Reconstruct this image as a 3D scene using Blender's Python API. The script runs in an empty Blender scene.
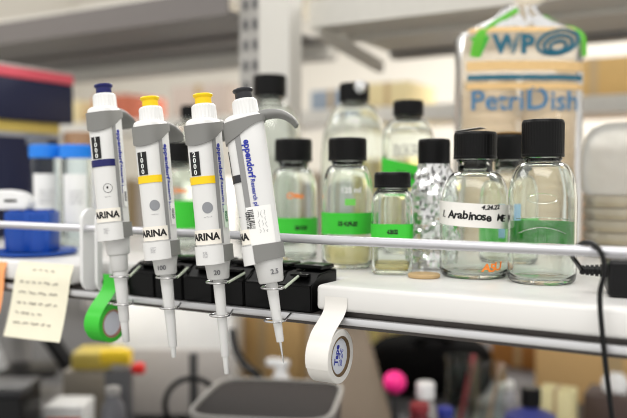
import bpy, bmesh, math, random
from mathutils import Vector, Matrix
random.seed(7)
PI = math.pi
sc = bpy.context.scene
COL = sc.collection

# ------------------------------------------------------------------ camera
FPX = 760.0
Z0 = 1.30                                   # top of the white reagent shelf
YAW = math.radians(30); PITCH = math.atan(29/FPX)
CAM = Vector((0, -0.61, Z0+0.097))
Rv = Vector((math.cos(YAW), math.sin(YAW), 0))
Fv = Vector((-math.sin(YAW)*math.cos(PITCH), math.cos(YAW)*math.cos(PITCH), -math.sin(PITCH)))
Uv = Rv.cross(Fv)
def ray(px, py):
    return Fv + Rv*((px-313.5)/FPX) + Uv*((209-py)/FPX)
def atY(px, py, Y):
    r = ray(px, py); return CAM + r*((Y-CAM.y)/r.y)
def atZ(px, py, Z):
    r = ray(px, py); return CAM + r*((Z-CAM.z)/r.z)
def atD(px, py, d): return CAM + ray(px, py)*d
cam = bpy.data.cameras.new('camera'); co = bpy.data.objects.new('camera', cam); COL.objects.link(co)
M = Matrix((Rv, Uv, -Fv)).transposed().to_4x4(); M.translation = CAM
co.matrix_world = M
cam.sensor_width = 36; cam.lens = FPX/627*36; cam.clip_start = 0.02
cam.dof.use_dof = True; cam.dof.focus_distance = 0.70; cam.dof.aperture_fstop = 43.6/15.5
sc.camera = co

# ------------------------------------------------------------------ materials
def lin(c): return tuple(((x/12.92) if x <= .04045 else ((x+.055)/1.055)**2.4) for x in c)
MATS = {}
def mat(name, col, rough=.5, metal=0, trans=0, ior=1.45, noise=0.05, scale=60, bump=0, spec=.5, emit=None, coat=0, alpha=1):
    if name in MATS: return MATS[name]
    m = bpy.data.materials.new(name); m.use_nodes = True; nt = m.node_tree; b = nt.nodes['Principled BSDF']
    c = lin(col)
    b.inputs['Base Color'].default_value = (*c, 1); b.inputs['Roughness'].default_value = rough
    b.inputs['Metallic'].default_value = metal; b.inputs['IOR'].default_value = ior
    b.inputs['Transmission Weight'].default_value = trans; b.inputs['Specular IOR Level'].default_value = spec
    b.inputs['Coat Weight'].default_value = coat; b.inputs['Alpha'].default_value = alpha
    if emit:
        b.inputs['Emission Color'].default_value = (*lin(col), 1); b.inputs['Emission Strength'].default_value = emit
    tc = nt.nodes.new('ShaderNodeTexCoord'); n = nt.nodes.new('ShaderNodeTexNoise'); n.inputs['Scale'].default_value = scale
    n.inputs['Detail'].default_value = 4
    nt.links.new(tc.outputs['Object'], n.inputs['Vector'])
    if noise and trans < .5:
        r = nt.nodes.new('ShaderNodeMapRange'); r.inputs['To Min'].default_value = 1-noise; r.inputs['To Max'].default_value = 1+noise
        nt.links.new(n.outputs['Fac'], r.inputs['Value'])
        v = nt.nodes.new('ShaderNodeVectorMath'); v.operation = 'SCALE'; v.inputs[0].default_value = c
        nt.links.new(r.outputs['Result'], v.inputs['Scale']); nt.links.new(v.outputs['Vector'], b.inputs['Base Color'])
    if bump:
        bp = nt.nodes.new('ShaderNodeBump'); bp.inputs['Strength'].default_value = bump; bp.inputs['Distance'].default_value = .001
        nt.links.new(n.outputs['Fac'], bp.inputs['Height']); nt.links.new(bp.outputs['Normal'], b.inputs['Normal'])
    MATS[name] = m; return m
def film(name, col, op, rough=.3):
    """thin plastic film: part clear, part milky translucent"""
    if name in MATS: return MATS[name]
    m = bpy.data.materials.new(name); m.use_nodes = True; nt = m.node_tree; nt.nodes.clear()
    out = nt.nodes.new('ShaderNodeOutputMaterial'); mix = nt.nodes.new('ShaderNodeMixShader'); tr = nt.nodes.new('ShaderNodeBsdfTransparent')
    df = nt.nodes.new('ShaderNodeBsdfDiffuse'); tl = nt.nodes.new('ShaderNodeBsdfTranslucent'); m2 = nt.nodes.new('ShaderNodeMixShader')
    gl = nt.nodes.new('ShaderNodeBsdfGlossy'); gl.inputs['Roughness'].default_value = rough; m3 = nt.nodes.new('ShaderNodeMixShader')
    fr = nt.nodes.new('ShaderNodeFresnel'); fr.inputs['IOR'].default_value = 1.35
    c = lin(col)
    df.inputs['Color'].default_value = (*c, 1); tl.inputs['Color'].default_value = (*c, 1)
    tc = nt.nodes.new('ShaderNodeTexCoord'); n = nt.nodes.new('ShaderNodeTexNoise'); n.inputs['Scale'].default_value = 25
    r = nt.nodes.new('ShaderNodeMapRange'); r.inputs['To Min'].default_value = op*.75; r.inputs['To Max'].default_value = min(1, op*1.25)
    nt.links.new(tc.outputs['Object'], n.inputs['Vector']); nt.links.new(n.outputs['Fac'], r.inputs['Value'])
    nt.links.new(df.outputs[0], m2.inputs[1]); nt.links.new(tl.outputs[0], m2.inputs[2])
    nt.links.new(r.outputs['Result'], mix.inputs[0]); nt.links.new(tr.outputs[0], mix.inputs[1]); nt.links.new(m2.outputs[0], mix.inputs[2])
    nt.links.new(fr.outputs[0], m3.inputs[0]); nt.links.new(mix.outputs[0], m3.inputs[1]); nt.links.new(gl.outputs[0], m3.inputs[2])
    nt.links.new(m3.outputs[0], out.inputs[0]); MATS[name] = m; return m

white_pl = mat('white_plastic', (.93, .93, .93), .35, noise=.015)
pip_white = mat('pipette_white', (.88, .88, .875), .32, noise=.01)
pip_cone = mat('cone_white', (.84, .84, .835), .4, noise=.015)
pip_gray = mat('pipette_gray', (.50, .50, .49), .5, noise=.03)
pip_dark = mat('pipette_stripe', (.56, .56, .56), .45, noise=.03)
navy = mat('button_navy', (.07, .09, .36), .35)
yellow = mat('button_yellow', (.98, .82, .05), .4)
charcoal = mat('button_charcoal', (.16, .16, .18), .4)
black = mat('black_plastic', (.045, .045, .05), .35, noise=.1, spec=.3)
cap_black = mat('cap_black', (.035, .035, .037), .35, noise=.1, spec=.22)
ink = mat('ink_black', (.05, .05, .06), .6, noise=0)
ink_soft = mat('ink_gray', (.42, .42, .44), .6, noise=0)
ink_blue = mat('ink_blue', (.12, .18, .62), .6, noise=0)
ink_orange = mat('marker_orange', (.98, .55, .20), .5, noise=0)
ink_white = mat('print_white', (.92, .93, .92), .5, noise=0)
paper = mat('paper_sticker', (.95, .95, .94), .6, noise=.02)
glass = mat('bottle_glass', (.985, 1.0, .985), .0, trans=1, ior=1.47)
glass_far = mat('jar_clear', (.97, .99, .98), .03, trans=1, ior=1.2)
green_tape = mat('tape_green', (.22, .76, .20), .5, noise=.05)
agar = mat('pale_amber_medium', (.98, .93, .72), .1, trans=.8, ior=1.34)
steel = mat('steel_wire', (.80, .80, .80), .25, metal=1, noise=.04)
alum = mat('aluminium', (.84, .84, .85), .38, metal=.75, noise=.04, scale=20)
shade_steel = mat('shaded_channel', (.30, .28, .27), .55, metal=.2, noise=.05)  # steel darkened in colour for the shade in the gap under the board
shelf_white = mat('shelf_white', (.90, .895, .885), .33, noise=.01, coat=.2)
rail_m = mat('rail_silver', (.80, .80, .82), .33, metal=.6, noise=.02)
foil_m = mat('foil', (.90, .90, .90), .24, metal=1, noise=.05)
cork = mat('tan_disc', (.74, .63, .46), .6, noise=.1)
tape_white = mat('tape_white', (.92, .91, .89), .5, noise=.015)
core_brown = mat('core_card', (.42, .34, .24), .8, noise=.1)

# ------------------------------------------------------------------ mesh helpers
def fin(bm, angle=38):
    bmesh.ops.recalc_face_normals(bm, faces=bm.faces)
    for f in bm.faces: f.smooth = True
    for e in bm.edges:
        if len(e.link_faces) == 2 and e.calc_face_angle(0) > math.radians(angle): e.smooth = False
def obj(name, bm, m, parent=None, angle=38, **props):
    fin(bm, angle)
    me = bpy.data.meshes.new(name); bm.to_mesh(me); bm.free(); me.materials.append(m)
    o = bpy.data.objects.new(name, me); COL.objects.link(o)
    if parent: o.parent = parent
    for k, v in props.items(): o[k] = v
    return o
def tag(o, label, cat, group=None, kind=None):
    o['label'] = label; o['category'] = cat
    if group: o['group'] = group
    if kind: o['kind'] = kind
    return o
def thing(name, label, cat, loc=(0, 0, 0), rotz=0, group=None, mw=None):
    o = bpy.data.objects.new(name, None); COL.objects.link(o); o.empty_display_size = .02
    if mw is not None: o.matrix_world = mw
    else: o.location = loc; o.rotation_euler = (0, 0, rotz)
    return tag(o, label, cat, group)
def tmesh(name, bm, m, label, cat, loc=(0, 0, 0), rotz=0, group=None):
    o = obj(name, bm, m); o.location = loc; o.rotation_euler = (0, 0, rotz); return tag(o, label, cat, group)
def struct(name, bm, m):
    o = obj(name, bm, m); o['kind'] = 'structure'; return o

def box(bm, x0, x1, y0, y1, z0, z1, bev=0, seg=2):
    b2 = bmesh.new()
    bmesh.ops.create_cube(b2, size=1)
    for v in b2.verts: v.co = Vector(((x0+x1)/2+v.co.x*(x1-x0), (y0+y1)/2+v.co.y*(y1-y0), (z0+z1)/2+v.co.z*(z1-z0)))
    if bev: bmesh.ops.bevel(b2, geom=list(b2.edges), offset=bev, segments=seg, profile=.5, affect='EDGES')
    merge(bm, b2); return bm
def bx(*a, **k): return box(bmesh.new(), *a, **k)
def merge(bm, b2, T=None):
    mp = {}
    for v in b2.verts: mp[v] = bm.verts.new(T @ v.co if T else v.co)
    for f in b2.faces:
        try: bm.faces.new([mp[v] for v in f.verts])
        except ValueError: pass
    b2.free()
def rings(bm, R, close_u=True, cap0=False, cap1=False, close_v=False):
    vs = [[bm.verts.new(p) for p in r] for r in R]
    n = len(vs[0]); L = len(vs)
    for i in range(L if close_v else L-1):
        a, b = vs[i], vs[(i+1) % L]
        for j in range(n if close_u else n-1):
            k = (j+1) % n
            try: bm.faces.new((a[j], a[k], b[k], b[j]))
            except ValueError: pass
    if cap0: bm.faces.new(vs[0])
    if cap1: bm.faces.new(vs[-1])
    return vs
def lathe(prof, seg=48, ridge=None, sq=None, closed=False, bm=None, T=None):
    """prof: list of (r, z[, ridge amp[, squareness]]). sq: superellipse power"""
    bm = bm or bmesh.new(); R = []
    for p in prof:
        r, z = p[0], p[1]; amp = p[2] if len(p) > 2 else 0; n = p[3] if len(p) > 3 else 2
        ring = []
        for j in range(seg):
            a = 2*PI*j/seg; c, s = math.cos(a), math.sin(a)
            rr = r
            if n > 2.01: rr = r/((abs(c)**n+abs(s)**n)**(1/n))
            if amp: rr += amp*(1 if (j % 4) < 2 else -1)
            q = Vector((rr*c, rr*s, z)); ring.append(T @ q if T else q)
        R.append(ring)
    rings(bm, R, cap0=not closed and prof[0][0] > 1e-5, cap1=not closed and prof[-1][0] > 1e-5, close_v=closed)
    bmesh.ops.remove_doubles(bm, verts=bm.verts, dist=1e-6)
    return bm
def smooth_path(pts, n=8, closed=False):
    P = [Vector(p) for p in pts]; out = []; L = len(P)
    for i in range(L if closed else L-1):
        p0 = P[(i-1) % L] if closed or i > 0 else P[i]; p1 = P[i]; p2 = P[(i+1) % L]
        p3 = P[(i+2) % L] if closed or i+2 < L else p2
        for k in range(n):
            t = k/n
            out.append(.5*((2*p1)+(p2-p0)*t+(2*p0-5*p1+4*p2-p3)*t*t+(3*p1-p0-3*p2+p3)*t**3))
    if not closed: out.append(P[-1])
    return out
def tube(bm, pts, r, seg=8, closed=False, up=None, rf=None):
    """sweep; r float or list; rf optional (width,thick) list with 'up' axis"""
    n = len(pts); R = []; prev = None
    for i, p in enumerate(pts):
        if closed: t = (pts[(i+1) % n]-pts[i-1])
        else: t = pts[min(i+1, n-1)]-pts[max(i-1, 0)]
        t = t.normalized()
        if up is not None: a = Vector(up)
        elif prev is None: a = Vector((0, 0, 1)) if abs(t.z) < .9 else Vector((1, 0, 0))
        else: a = prev
        b = t.cross(a).normalized(); a = b.cross(t).normalized(); prev = a
        ra, rb = (rf[i] if rf else ((r[i], r[i]) if isinstance(r, (list, tuple)) else (r, r)))
        R.append([p+a*(ra*math.sin(2*PI*j/seg))+b*(rb*math.cos(2*PI*j/seg)) for j in range(seg)])
    rings(bm, R, cap0=not closed, cap1=not closed, close_v=closed)
    return bm
def patch(fn, v0, v1, a0, a1, o0, o1, nv=6, na=24, bm=None):
    bm = bm or bmesh.new()
    V0 = v0 if callable(v0) else (lambda a: v0); V1 = v1 if callable(v1) else (lambda a: v1)
    grids = []
    for off in (o0, o1):
        g = []
        for i in range(nv+1):
            row = []
            for j in range(na+1):
                a = a0+(a1-a0)*j/na
                row.append(bm.verts.new(fn(V0(a)+(V1(a)-V0(a))*i/nv, a, off)))
            g.append(row)
        grids.append(g)
    A, B = grids
    for i in range(nv):
        for j in range(na):
            bm.faces.new((A[i][j], A[i+1][j], A[i+1][j+1], A[i][j+1])); bm.faces.new((B[i][j], B[i][j+1], B[i+1][j+1], B[i+1][j]))
    for i in range(nv):
        for j in (0, na): bm.faces.new((A[i][j], A[i+1][j], B[i+1][j], B[i][j]))
    for j in range(na):
        for i in (0, nv): bm.faces.new((A[i][j], A[i][j+1], B[i][j+1], B[i][j]))
    return bm
def textmesh(s, size, bold=0, shear=0, align='CENTER', ext=.0001):
    cu = bpy.data.curves.new('t', 'FONT'); cu.body = s; cu.size = size; cu.align_x = align; cu.align_y = 'CENTER'
    cu.offset = bold; cu.shear = shear; cu.extrude = ext; cu.resolution_u = 3
    o = bpy.data.objects.new('t', cu); COL.objects.link(o)
    bpy.context.view_layer.update()
    me = bpy.data.meshes.new_from_object(o.evaluated_get(bpy.context.evaluated_depsgraph_get()))
    bm = bmesh.new(); bm.from_mesh(me)
    bpy.data.objects.remove(o); bpy.data.curves.remove(cu); bpy.data.meshes.remove(me)
    return bm
def remap(bm, f):
    for v in bm.verts: v.co = f(v.co)
    return bm
def handtext(s, size, bold=.00032, wob=.12, seed=1):
    """hand lettering: every letter tilted and shifted a little"""
    rnd = random.Random(seed); bm = bmesh.new(); x = 0
    for ch in s:
        w = size*(.24 if ch in "il.,'1 " else .36 if ch in 'rstc' else .56 if ch in 'mMwA' else .44)
        if ch != ' ':
            b2 = textmesh(ch, size, bold, shear=.15+rnd.uniform(-.1, .1))
            T = Matrix.Translation((x+w/2, rnd.uniform(-wob, wob)*size*.5, 0)) @ Matrix.Rotation(rnd.uniform(-wob, wob)*1.4, 4, 'Z')
            merge(bm, b2, T)
        x += w
    for v in bm.verts: v.co.x -= x/2
    return bm
def scribble(w, h, n, seed, r=.00025):
    """unreadable little wave strokes standing for words, in a w x h block of n lines"""
    rnd = random.Random(seed); bm = bmesh.new()
    for i in range(n):
        y = h/2-(i+.5)*h/n; x = -w/2
        while x < w/2-.002:
            L = rnd.uniform(.15, .4)*w; L = min(L, w/2-x); k = max(3, int(L/.0012)); pts = []
            for j in range(k+1): pts.append(Vector((x+L*j/k, y+rnd.uniform(-.28, .28)*h/n, 0)))
            tube(bm, smooth_path(pts, 3), r, 4); x += L+rnd.uniform(.06, .12)*w
    return bm

# ------------------------------------------------------------------ setting
ax0 = atY(77, 290, .01).x; xs = atY(316, 290, 0).x
XR = .75; XL = -1.6
floor_m = mat('floor_vinyl', (.62, .61, .58), .4, noise=.08, scale=8)
wall_m = mat('wall_paint', (.86, .84, .80), .7, noise=.03, scale=5)
struct('floor', bx(-5, 4, -3, 4.2, -.05, 0), floor_m)
struct('wall_back', bx(-5, 4, 4.0, 4.1, 0, 3), wall_m)
struct('wall_left', bx(-5.1, -5, -3, 4.1, 0, 3), wall_m)
bench_m = mat('bench_top', (.36, .36, .37), .5, noise=.12, scale=14)
bt = thing('lab_bench', 'long lab bench with a dark grey top beneath the white bottle shelf', 'bench', (0, 0, 0))
obj('worktop', bx(-3.5, 2.2, -.15, 2.05, .87, .90, .004), bench_m, bt)
cab_m = mat('bench_cabinet', (.78, .77, .74), .5)
obj('cabinet_base', bx(-3.45, 2.15, -.05, 1.98, .0, .87), cab_m, bt)

# white shelf board with the notch for the black racks
def poly(pts, z0, z1, bev=0, seg=3):
    bm = bmesh.new(); vs = [bm.verts.new((x, y, z0)) for x, y in pts]; f = bm.faces.new(vs)
    r = bmesh.ops.extrude_face_region(bm, geom=[f])
    for v in r['geom']:
        if isinstance(v, bmesh.types.BMVert): v.co.z = z1
    if bev: bmesh.ops.bevel(bm, geom=list(bm.edges), offset=bev, segments=seg, profile=.5, affect='EDGES')
    return bm
shf = thing('reagent_shelf', 'white shelf board with a metal front edge carrying the glass bottles', 'shelf', (0, 0, Z0))
obj('shelf_board', poly([(xs, 0), (XR, 0), (XR, .52), (XL, .52), (XL, 0), (ax0, 0), (ax0, .060), (xs, .060)], -.0235, 0, .004), shelf_white, shf)
obj('support_plate', bx(XL, XR, .004, .52, -.0340, -.0285), shade_steel, shf)
obj('channel_web', bx(xs+.004, XR, .008, .52, -.0284, -.0236), shade_steel, shf)
obj('channel_web', bx(XL, ax0-.004, .008, .52, -.0284, -.0236), shade_steel, shf)
obj('front_edge', bx(XL, XR, -.003, .0035, -.0347, -.0282, .0008), alum, shf, label='light aluminium edge strip')
obj('front_edge', bx(XL, XR, -.0005, .012, -.0378, -.0349), shade_steel, shf, label='lower lip of the edge strip, coloured dark for the shade beneath it')  # dark band put in for the shaded underside of the strip
for x in (XL+.02, XR-.05):
    obj('upright', bx(x, x+.03, .30, .34, -.40, -.0341), alum, shf)

# guard rail
zr = .0415
gr = thing('guard_rail', 'round silver rail running along the front of the shelf before the bottles', 'rail', (0, 0, Z0))
bm = bmesh.new(); rp = [atY(q, y, 0)-Vector((0, 0, Z0)) for q, y in ((0, 224.5), (233, 235), (330, 240.2), (627, 252.8))]
rp = [rp[0]+(rp[0]-rp[1])*1.1]+rp+[rp[3]+(rp[3]-rp[2])*1.6]; XE = rp[-1].x; zr = rp[-1].z
tube(bm, rp, .0042, 16)
obj('rail_bar', bm, rail_m, gr)
obj('rail_post', bx(XE-.008, XE, -.004, .004, 0, zr), rail_m, gr)

# white side plates beside the pipettes
def rrect(y0, y1, z0, z1, r, n=6):
    P = []
    for cy, cz, a0 in ((y1-r, z1-r, 0), (y0+r, z1-r, 90), (y0+r, z0+r, 180), (y1-r, z0+r, 270)):
        for k in range(n+1):
            a = math.radians(a0+90*k/n); P.append((cy+r*math.cos(a), cz+r*math.sin(a)))
    return P
def plate(x0, x1, y0, y1, z0, z1, r, hole=None):
    bm = bmesh.new(); o = rrect(y0, y1, z0, z1, r)
    if not hole:
        rings(bm, [[Vector((x, y, z)) for y, z in o] for x in (x0, x1)], cap0=True, cap1=True)
    else:
        i = rrect(y0+hole, y1-hole, z0+hole, z1-hole, max(r-hole, .002))
        rings(bm, [[Vector((x0, y, z)) for y, z in o], [Vector((x1, y, z)) for y, z in o], [Vector((x1, y, z)) for y, z in i], [Vector((x0, y, z)) for y, z in i]], close_v=True)
    return bm
acr = mat('bracket_white', (.90, .90, .90), .3, noise=.01)
p = atY(77.5, 208, -.008); x = p.x
tmesh('end_bracket', plate(x, x+.005, -.0055, .024, -.0282, .065, .014), acr, 'white upright end plate with a rounded top on the shelf edge under the leftmost rail', 'bracket', (0, 0, Z0))
p = atY(92.5, 208, -.008); x2 = p.x
tmesh('side_bracket', plate(x2, x2+.004, -.0055, .022, -.0282, .064, .013, .006), acr, 'white open frame with rounded corners next to the leftmost pipette', 'bracket', (0, 0, Z0))

# ------------------------------------------------------------------ pipettes
def pipette(label, top, tip, hook_az, colm, number, disp, spec, Yp=-.040, seed=1):
    P0 = atY(*top, Yp); P1 = atY(*tip, Yp)
    zax = (P0-P1).normalized(); L = (P0-P1).length
    h = Vector((math.cos(hook_az), math.sin(hook_az), 0)); xax = (h-zax*h.dot(zax)).normalized(); yax = zax.cross(xax)
    mw = Matrix((xax, yax, zax)).transposed().to_4x4(); mw.translation = P1
    root = thing('pipette', label, 'pipette', group='hand pipettes hanging in the wire rack', mw=mw)
    mm = .001
    off = L                                   # local z = L - t
    def Zt(t): return off-t
    def dims(t):
        k = (t-.026)/(.141-.026)
        return .0180-.0012*k, .0142-.0008*k, -.0030 if t < .15 else -.0030
    def S(t, a, o):
        hx, hy, cx = dims(t); c, s = math.cos(a), math.sin(a); n = 2.7
        r = 1/((abs(c/hx)**n+abs(s/hy)**n)**(1/n)) + o
        return Vector((cx+r*c, r*s, Zt(t)))
    def arc_a(a0, u):
        a = a0; st = 12; du = u/st
        for _ in range(st):
            q0 = S(.08, a, 0); q1 = S(.08, a+.01, 0); a += du/((q1-q0).length/.01)
        return a
    def wrap_h(a0, t0, o):
        return lambda c: S(t0-c.y, arc_a(a0, c.x), o+c.z)
    def wrap_v(a0, t0, o):
        return lambda c: S(t0+c.x, arc_a(a0, c.y), o+c.z)
    D = math.radians
    # body
    bm = bmesh.new(); R = []
    for t, sc_ in ((.0245, .80), (.026, .93), (.028, 1), (.06, 1), (.10, 1), (.141, 1), (.150, .99), (.156, .95), (.158, .8)):
        R.append([S(t, 2*PI*j/48, 0)*1 if sc_ == 1 else Vector(((S(t, 2*PI*j/48, 0).x)*sc_, S(t, 2*PI*j/48, 0).y*sc_, Zt(t))) for j in range(48)])
    rings(bm, R, cap0=True, cap1=True); obj('body', bm, pip_white, root, 50)
    # side stripe
    obj('side_stripe', patch(S, .040, .141, D(232), D(249), .0001, .0007, 10, 6), pip_dark, root)
    # collar + finger hook
    top_e = lambda a: .0265+.0022*(1-math.cos(a))
    bot_e = lambda a: .0395-.0105*math.cos(a)*(1 if math.cos(a) < 0 else .75)
    obj('collar', patch(S, top_e, bot_e, 0, 2*PI, .0002, .0017, 8, 64), pip_gray, root, 50)
    hp = smooth_path([(-.002, 0, Zt(.0345)), (.006, 0, Zt(.0305)), (.014, 0, Zt(.0268)), (.022, 0, Zt(.0262)), (.030, 0, Zt(.0275)), (.0365, 0, Zt(.0310)), (.0415, 0, Zt(.0362)), (.0440, 0, Zt(.0415))], 5)
    n = len(hp); rf = []
    for i in range(n):
        k = i/(n-1); th = .0042*(1-k)**.8+.0019; w = .0112-.0038*math.sin(PI*min(1, k*1.25))+(-.001 if k > .9 else 0)
        if i == n-1: th *= .55; w *= .7
        rf.append((w, th))
    bm = bmesh.new(); tube(bm, hp, 0, 20, up=(0, 1, 0), rf=rf); obj('finger_hook', bm, pip_gray, root, 60)
    # knurled ring, button
    prof = [(.0100, Zt(.0262)), (.0117, Zt(.0258)), (.0119, Zt(.0245)), (.0117, Zt(.0240), .00022), (.0113, Zt(.0125), .00022), (.0110, Zt(.0112)), (.0095, Zt(.0100)), (.0078, Zt(.0098)), (.0076, Zt(.0080))]
    obj('knurled_ring', lathe(prof, 96), pip_white, root, 30)
    bw = spec.get('button', 1)
    prof = [(.0072, Zt(.0105)), (.0078, Zt(.0095)), (.0077, Zt(.0040)), (.0092, Zt(.0026)), (.0095, Zt(.0012)), (.0088, Zt(.0002)), (.0060, Zt(.0005)), (0, Zt(.0012))]
    obj('plunger_button', lathe([(r*bw, z) for r, z in prof], 40), colm, root, label='coloured push button')
    # colour band, volume window
    obj('colour_band', patch(S, .0785, .0855, D(112), D(232), .0001, .0006, 2, 30), colm, root)
    wn = obj('volume_window', patch(S, .0555, .0775, D(157), D(189), .0001, .0006, 4, 12), mat('window_black', (.04, .04, .045), .15, noise=0), root)
    for i, ch in enumerate(disp):
        obj('digit', remap(textmesh(ch, .0062, .0001), wrap_h(D(173), .0582+i*.0055, .00075)), ink_white, wn)
    # round mark
    t0 = .1075; a0 = D(200)
    bm = bmesh.new()
    if spec.get('mark') == 'ring':
        for k in range(24):
            pass
        pts = [S(t0+.0045*math.sin(2*PI*k/24), arc_a(a0, .0045*math.cos(2*PI*k/24)), .0002) for k in range(24)]
        tube(bm, pts, .0002, 5, closed=True)
        c = [S(t0-.0006+.0013*math.sin(2*PI*k/12), arc_a(a0, .001*math.cos(2*PI*k/12)-.0003), .0004) for k in range(12)]
        bm.faces.new([bm.verts.new(q) for q in c])
        obj('round_mark', bm, ink, root)
    elif spec.get('mark') == 'disc':
        rr = [[S(t0+f*.0052*math.sin(2*PI*k/28), arc_a(a0, f*.0052*math.cos(2*PI*k/28)), .0003) for k in range(28)] for f in (.02, .5, 1)]
        rings(bm, rr, cap0=True); obj('round_mark', bm, mat('disc_gray', (.55, .56, .58), .5), root)
    obj('fine_print', remap(scribble(.008, .0016, 1, seed, .00012), wrap_h(a0, t0+.0085, .0003)), ink_soft, root)
    # side lettering
    obj('side_lettering', remap(textmesh('eppendorf', .0082, .00026), wrap_v(D(268), .0655+spec.get('tx', 0), .0004)), ink_blue, root)
    obj('side_lettering', remap(textmesh('Research plus', .0052, .00010), wrap_v(D(269), .0985, .0004)), ink_blue, root)
    # name sticker
    ns = obj('name_sticker', patch(S, .1275, .1410, D(112), D(236), .0008, .0011, 2, 24), mat('paper_cream', (.95, .93, .89), .6, noise=.02), root)
    obj('name_lettering', remap(textmesh('ARINA', .0090, .00034), wrap_h(D(186), .1342, .0013)), ink, ns)
    # code sticker on the side
    if spec.get('code') == 'big':
        st = obj('code_sticker', patch(S, .1085, .1435, D(234), D(314), .0009, .0012, 4, 24), paper, root)
        bm = bmesh.new(); rnd = random.Random(seed); u = .1115
        while u < .1285:
            w = rnd.choice((.0003, .0006, .0009)); q = bmesh.new()
            box(q, -.0005, .0045, -w/2, w/2, 0, .0001); remap(q, lambda c, u=u: S(u+c.y, arc_a(D(239), c.x), .0013+c.z)); merge(bm, q); u += w+rnd.choice((.0004, .0007))
        obj('barcode', bm, ink, st)
        obj('code_lettering', remap(textmesh('030172', .0050, .00012), wrap_v(D(241), .1345-.0145, .0013) if False else (lambda c: S(.1200+c.x, arc_a(D(236), c.y), .0013+c.z))), ink, st)
        for i in range(3):
            obj('code_lettering', remap(scribble(.020, .0026, 1, seed+i, .00013), (lambda c, i=i: S(.1225+c.x, arc_a(D(270)+i*.20, c.y), .0013+c.z))), ink_soft, st)
    else:
        st = obj('code_sticker', patch(S, .1060, .1270, D(262), D(288), .0009, .0012, 4, 8), mat('sticker_tint', (.86, .93, .86), .6) if spec.get('code') == 'green' else paper, root)
        obj('code_lettering', remap(textmesh('0020', .0050, .00012), wrap_v(D(275), .1165, .0014)), mat('ink_green', (.1, .45, .25), .6) if spec.get('code') == 'green' else ink_soft, st)
    # lower bracket: white front, grey rear
    bk = obj('lower_bracket', patch(S, .1425, lambda a: .1585-.0012*math.cos(a), D(100), D(238), .0004, .0024, 3, 30), pip_white, root)
    obj('square_code', remap(scribble(.006, .006, 5, seed, .00022), wrap_h(D(186), .1500, .0026)), mat('code_faint', (.72, .72, .73), .6), bk)
    obj('rear_bracket', patch(S, .1425, lambda a: .1575-.0012*math.cos(a), D(239), D(459), .0003, .0022, 3, 40), pip_gray, root)
    # lower sleeve + cone + nose
    t1 = spec['sleeve_end']; rs = spec['sleeve_r']
    prof = [(rs+.001, Zt(.1500)), (rs+.001, Zt(.1590)), (rs, Zt(.1620)), (rs-.0012, Zt(t1-.0015)), (rs-.0022, Zt(t1)), (spec['c0']*.9, Zt(t1+.0005))]
    if spec.get('step'):
        prof = [(rs+.001, Zt(.1500)), (rs+.001, Zt(.1590)), (rs, Zt(.1730)), (rs-.0006, Zt(.1745)), (rs-.0024, Zt(.1755)), (rs-.0034, Zt(t1-.001)), (rs-.0042, Zt(t1)), (spec['c0']*.9, Zt(t1+.0005))]
    sl = obj('lower_sleeve', lathe(prof, 40), pip_cone, root)
    az = spec['num_a']
    def Sl(t, a, o):
        r = rs-.0004+o; return Vector((r*math.cos(a), r*math.sin(a), Zt(t)))
    if number:
        obj('volume_lettering', remap(textmesh(number, .0062, .00012), lambda c: Sl(.1680-c.y, az+c.x/rs, .0005+c.z)), ink_soft, sl)
    tc = spec['cone_end']
    prof = [(spec['c0']*.9, Zt(t1-.001)), (spec['c0'], Zt(t1+.002)), (spec['c1'], Zt(tc-.001)), (spec['c1']*.93, Zt(tc)), (spec['n0']*.9, Zt(tc))]
    obj('tip_cone', lathe(prof, 32), pip_cone, root)
    prof = [(spec['n0'], Zt(tc-.002)), (spec['n0'], Zt(tc+.0015)), (spec['n1'], Zt(L-.001)), (spec['n1']*.8, Zt(L))]
    obj('tip_nose', lathe(prof, 24), steel if spec.get('needle') else pip_cone, root)
    return root, P0, P1
D = math.radians
pipette('pipette with a dark blue push button and blue band, leftmost in the rack', (103.2, 84.5), (126.3, 342), D(105), navy, '', '1000',
        dict(sleeve_end=.1915, sleeve_r=.0117, c0=.0068, c1=.0050, n0=.0041, n1=.0035, cone_end=.243, num_a=D(205), mark='ring', step=True), seed=2)
pipette('pipette with a yellow push button, second from left beside the blue-buttoned one', (149.5, 97), (174, 357.5), D(101), yellow, '100', '1000',
        dict(sleeve_end=.175, sleeve_r=.0118, c0=.0062, c1=.0042, n0=.0026, n1=.0022, cone_end=.246, num_a=D(190), mark='disc'), seed=3)
pipette('pipette with a yellow push button, marked 20, beside the charcoal-buttoned one', (202.5, 94), (226.8, 374), D(98), yellow, '20', '2000',
        dict(sleeve_end=.1745, sleeve_r=.0115, c0=.0055, c1=.0038, n0=.0027, n1=.0022, cone_end=.247, num_a=D(205), mark='disc', code='green'), seed=4)
pipette('pipette with a charcoal push button seen from its side, rightmost in the rack', (242.5, 89), (283.5, 363), D(34), charcoal, '2.5', '0250',
        dict(sleeve_end=.1775, sleeve_r=.0125, c0=.0054, c1=.0034, n0=.0013, n1=.0005, cone_end=.231, num_a=D(290), code='big', needle=True), seed=5)

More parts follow.
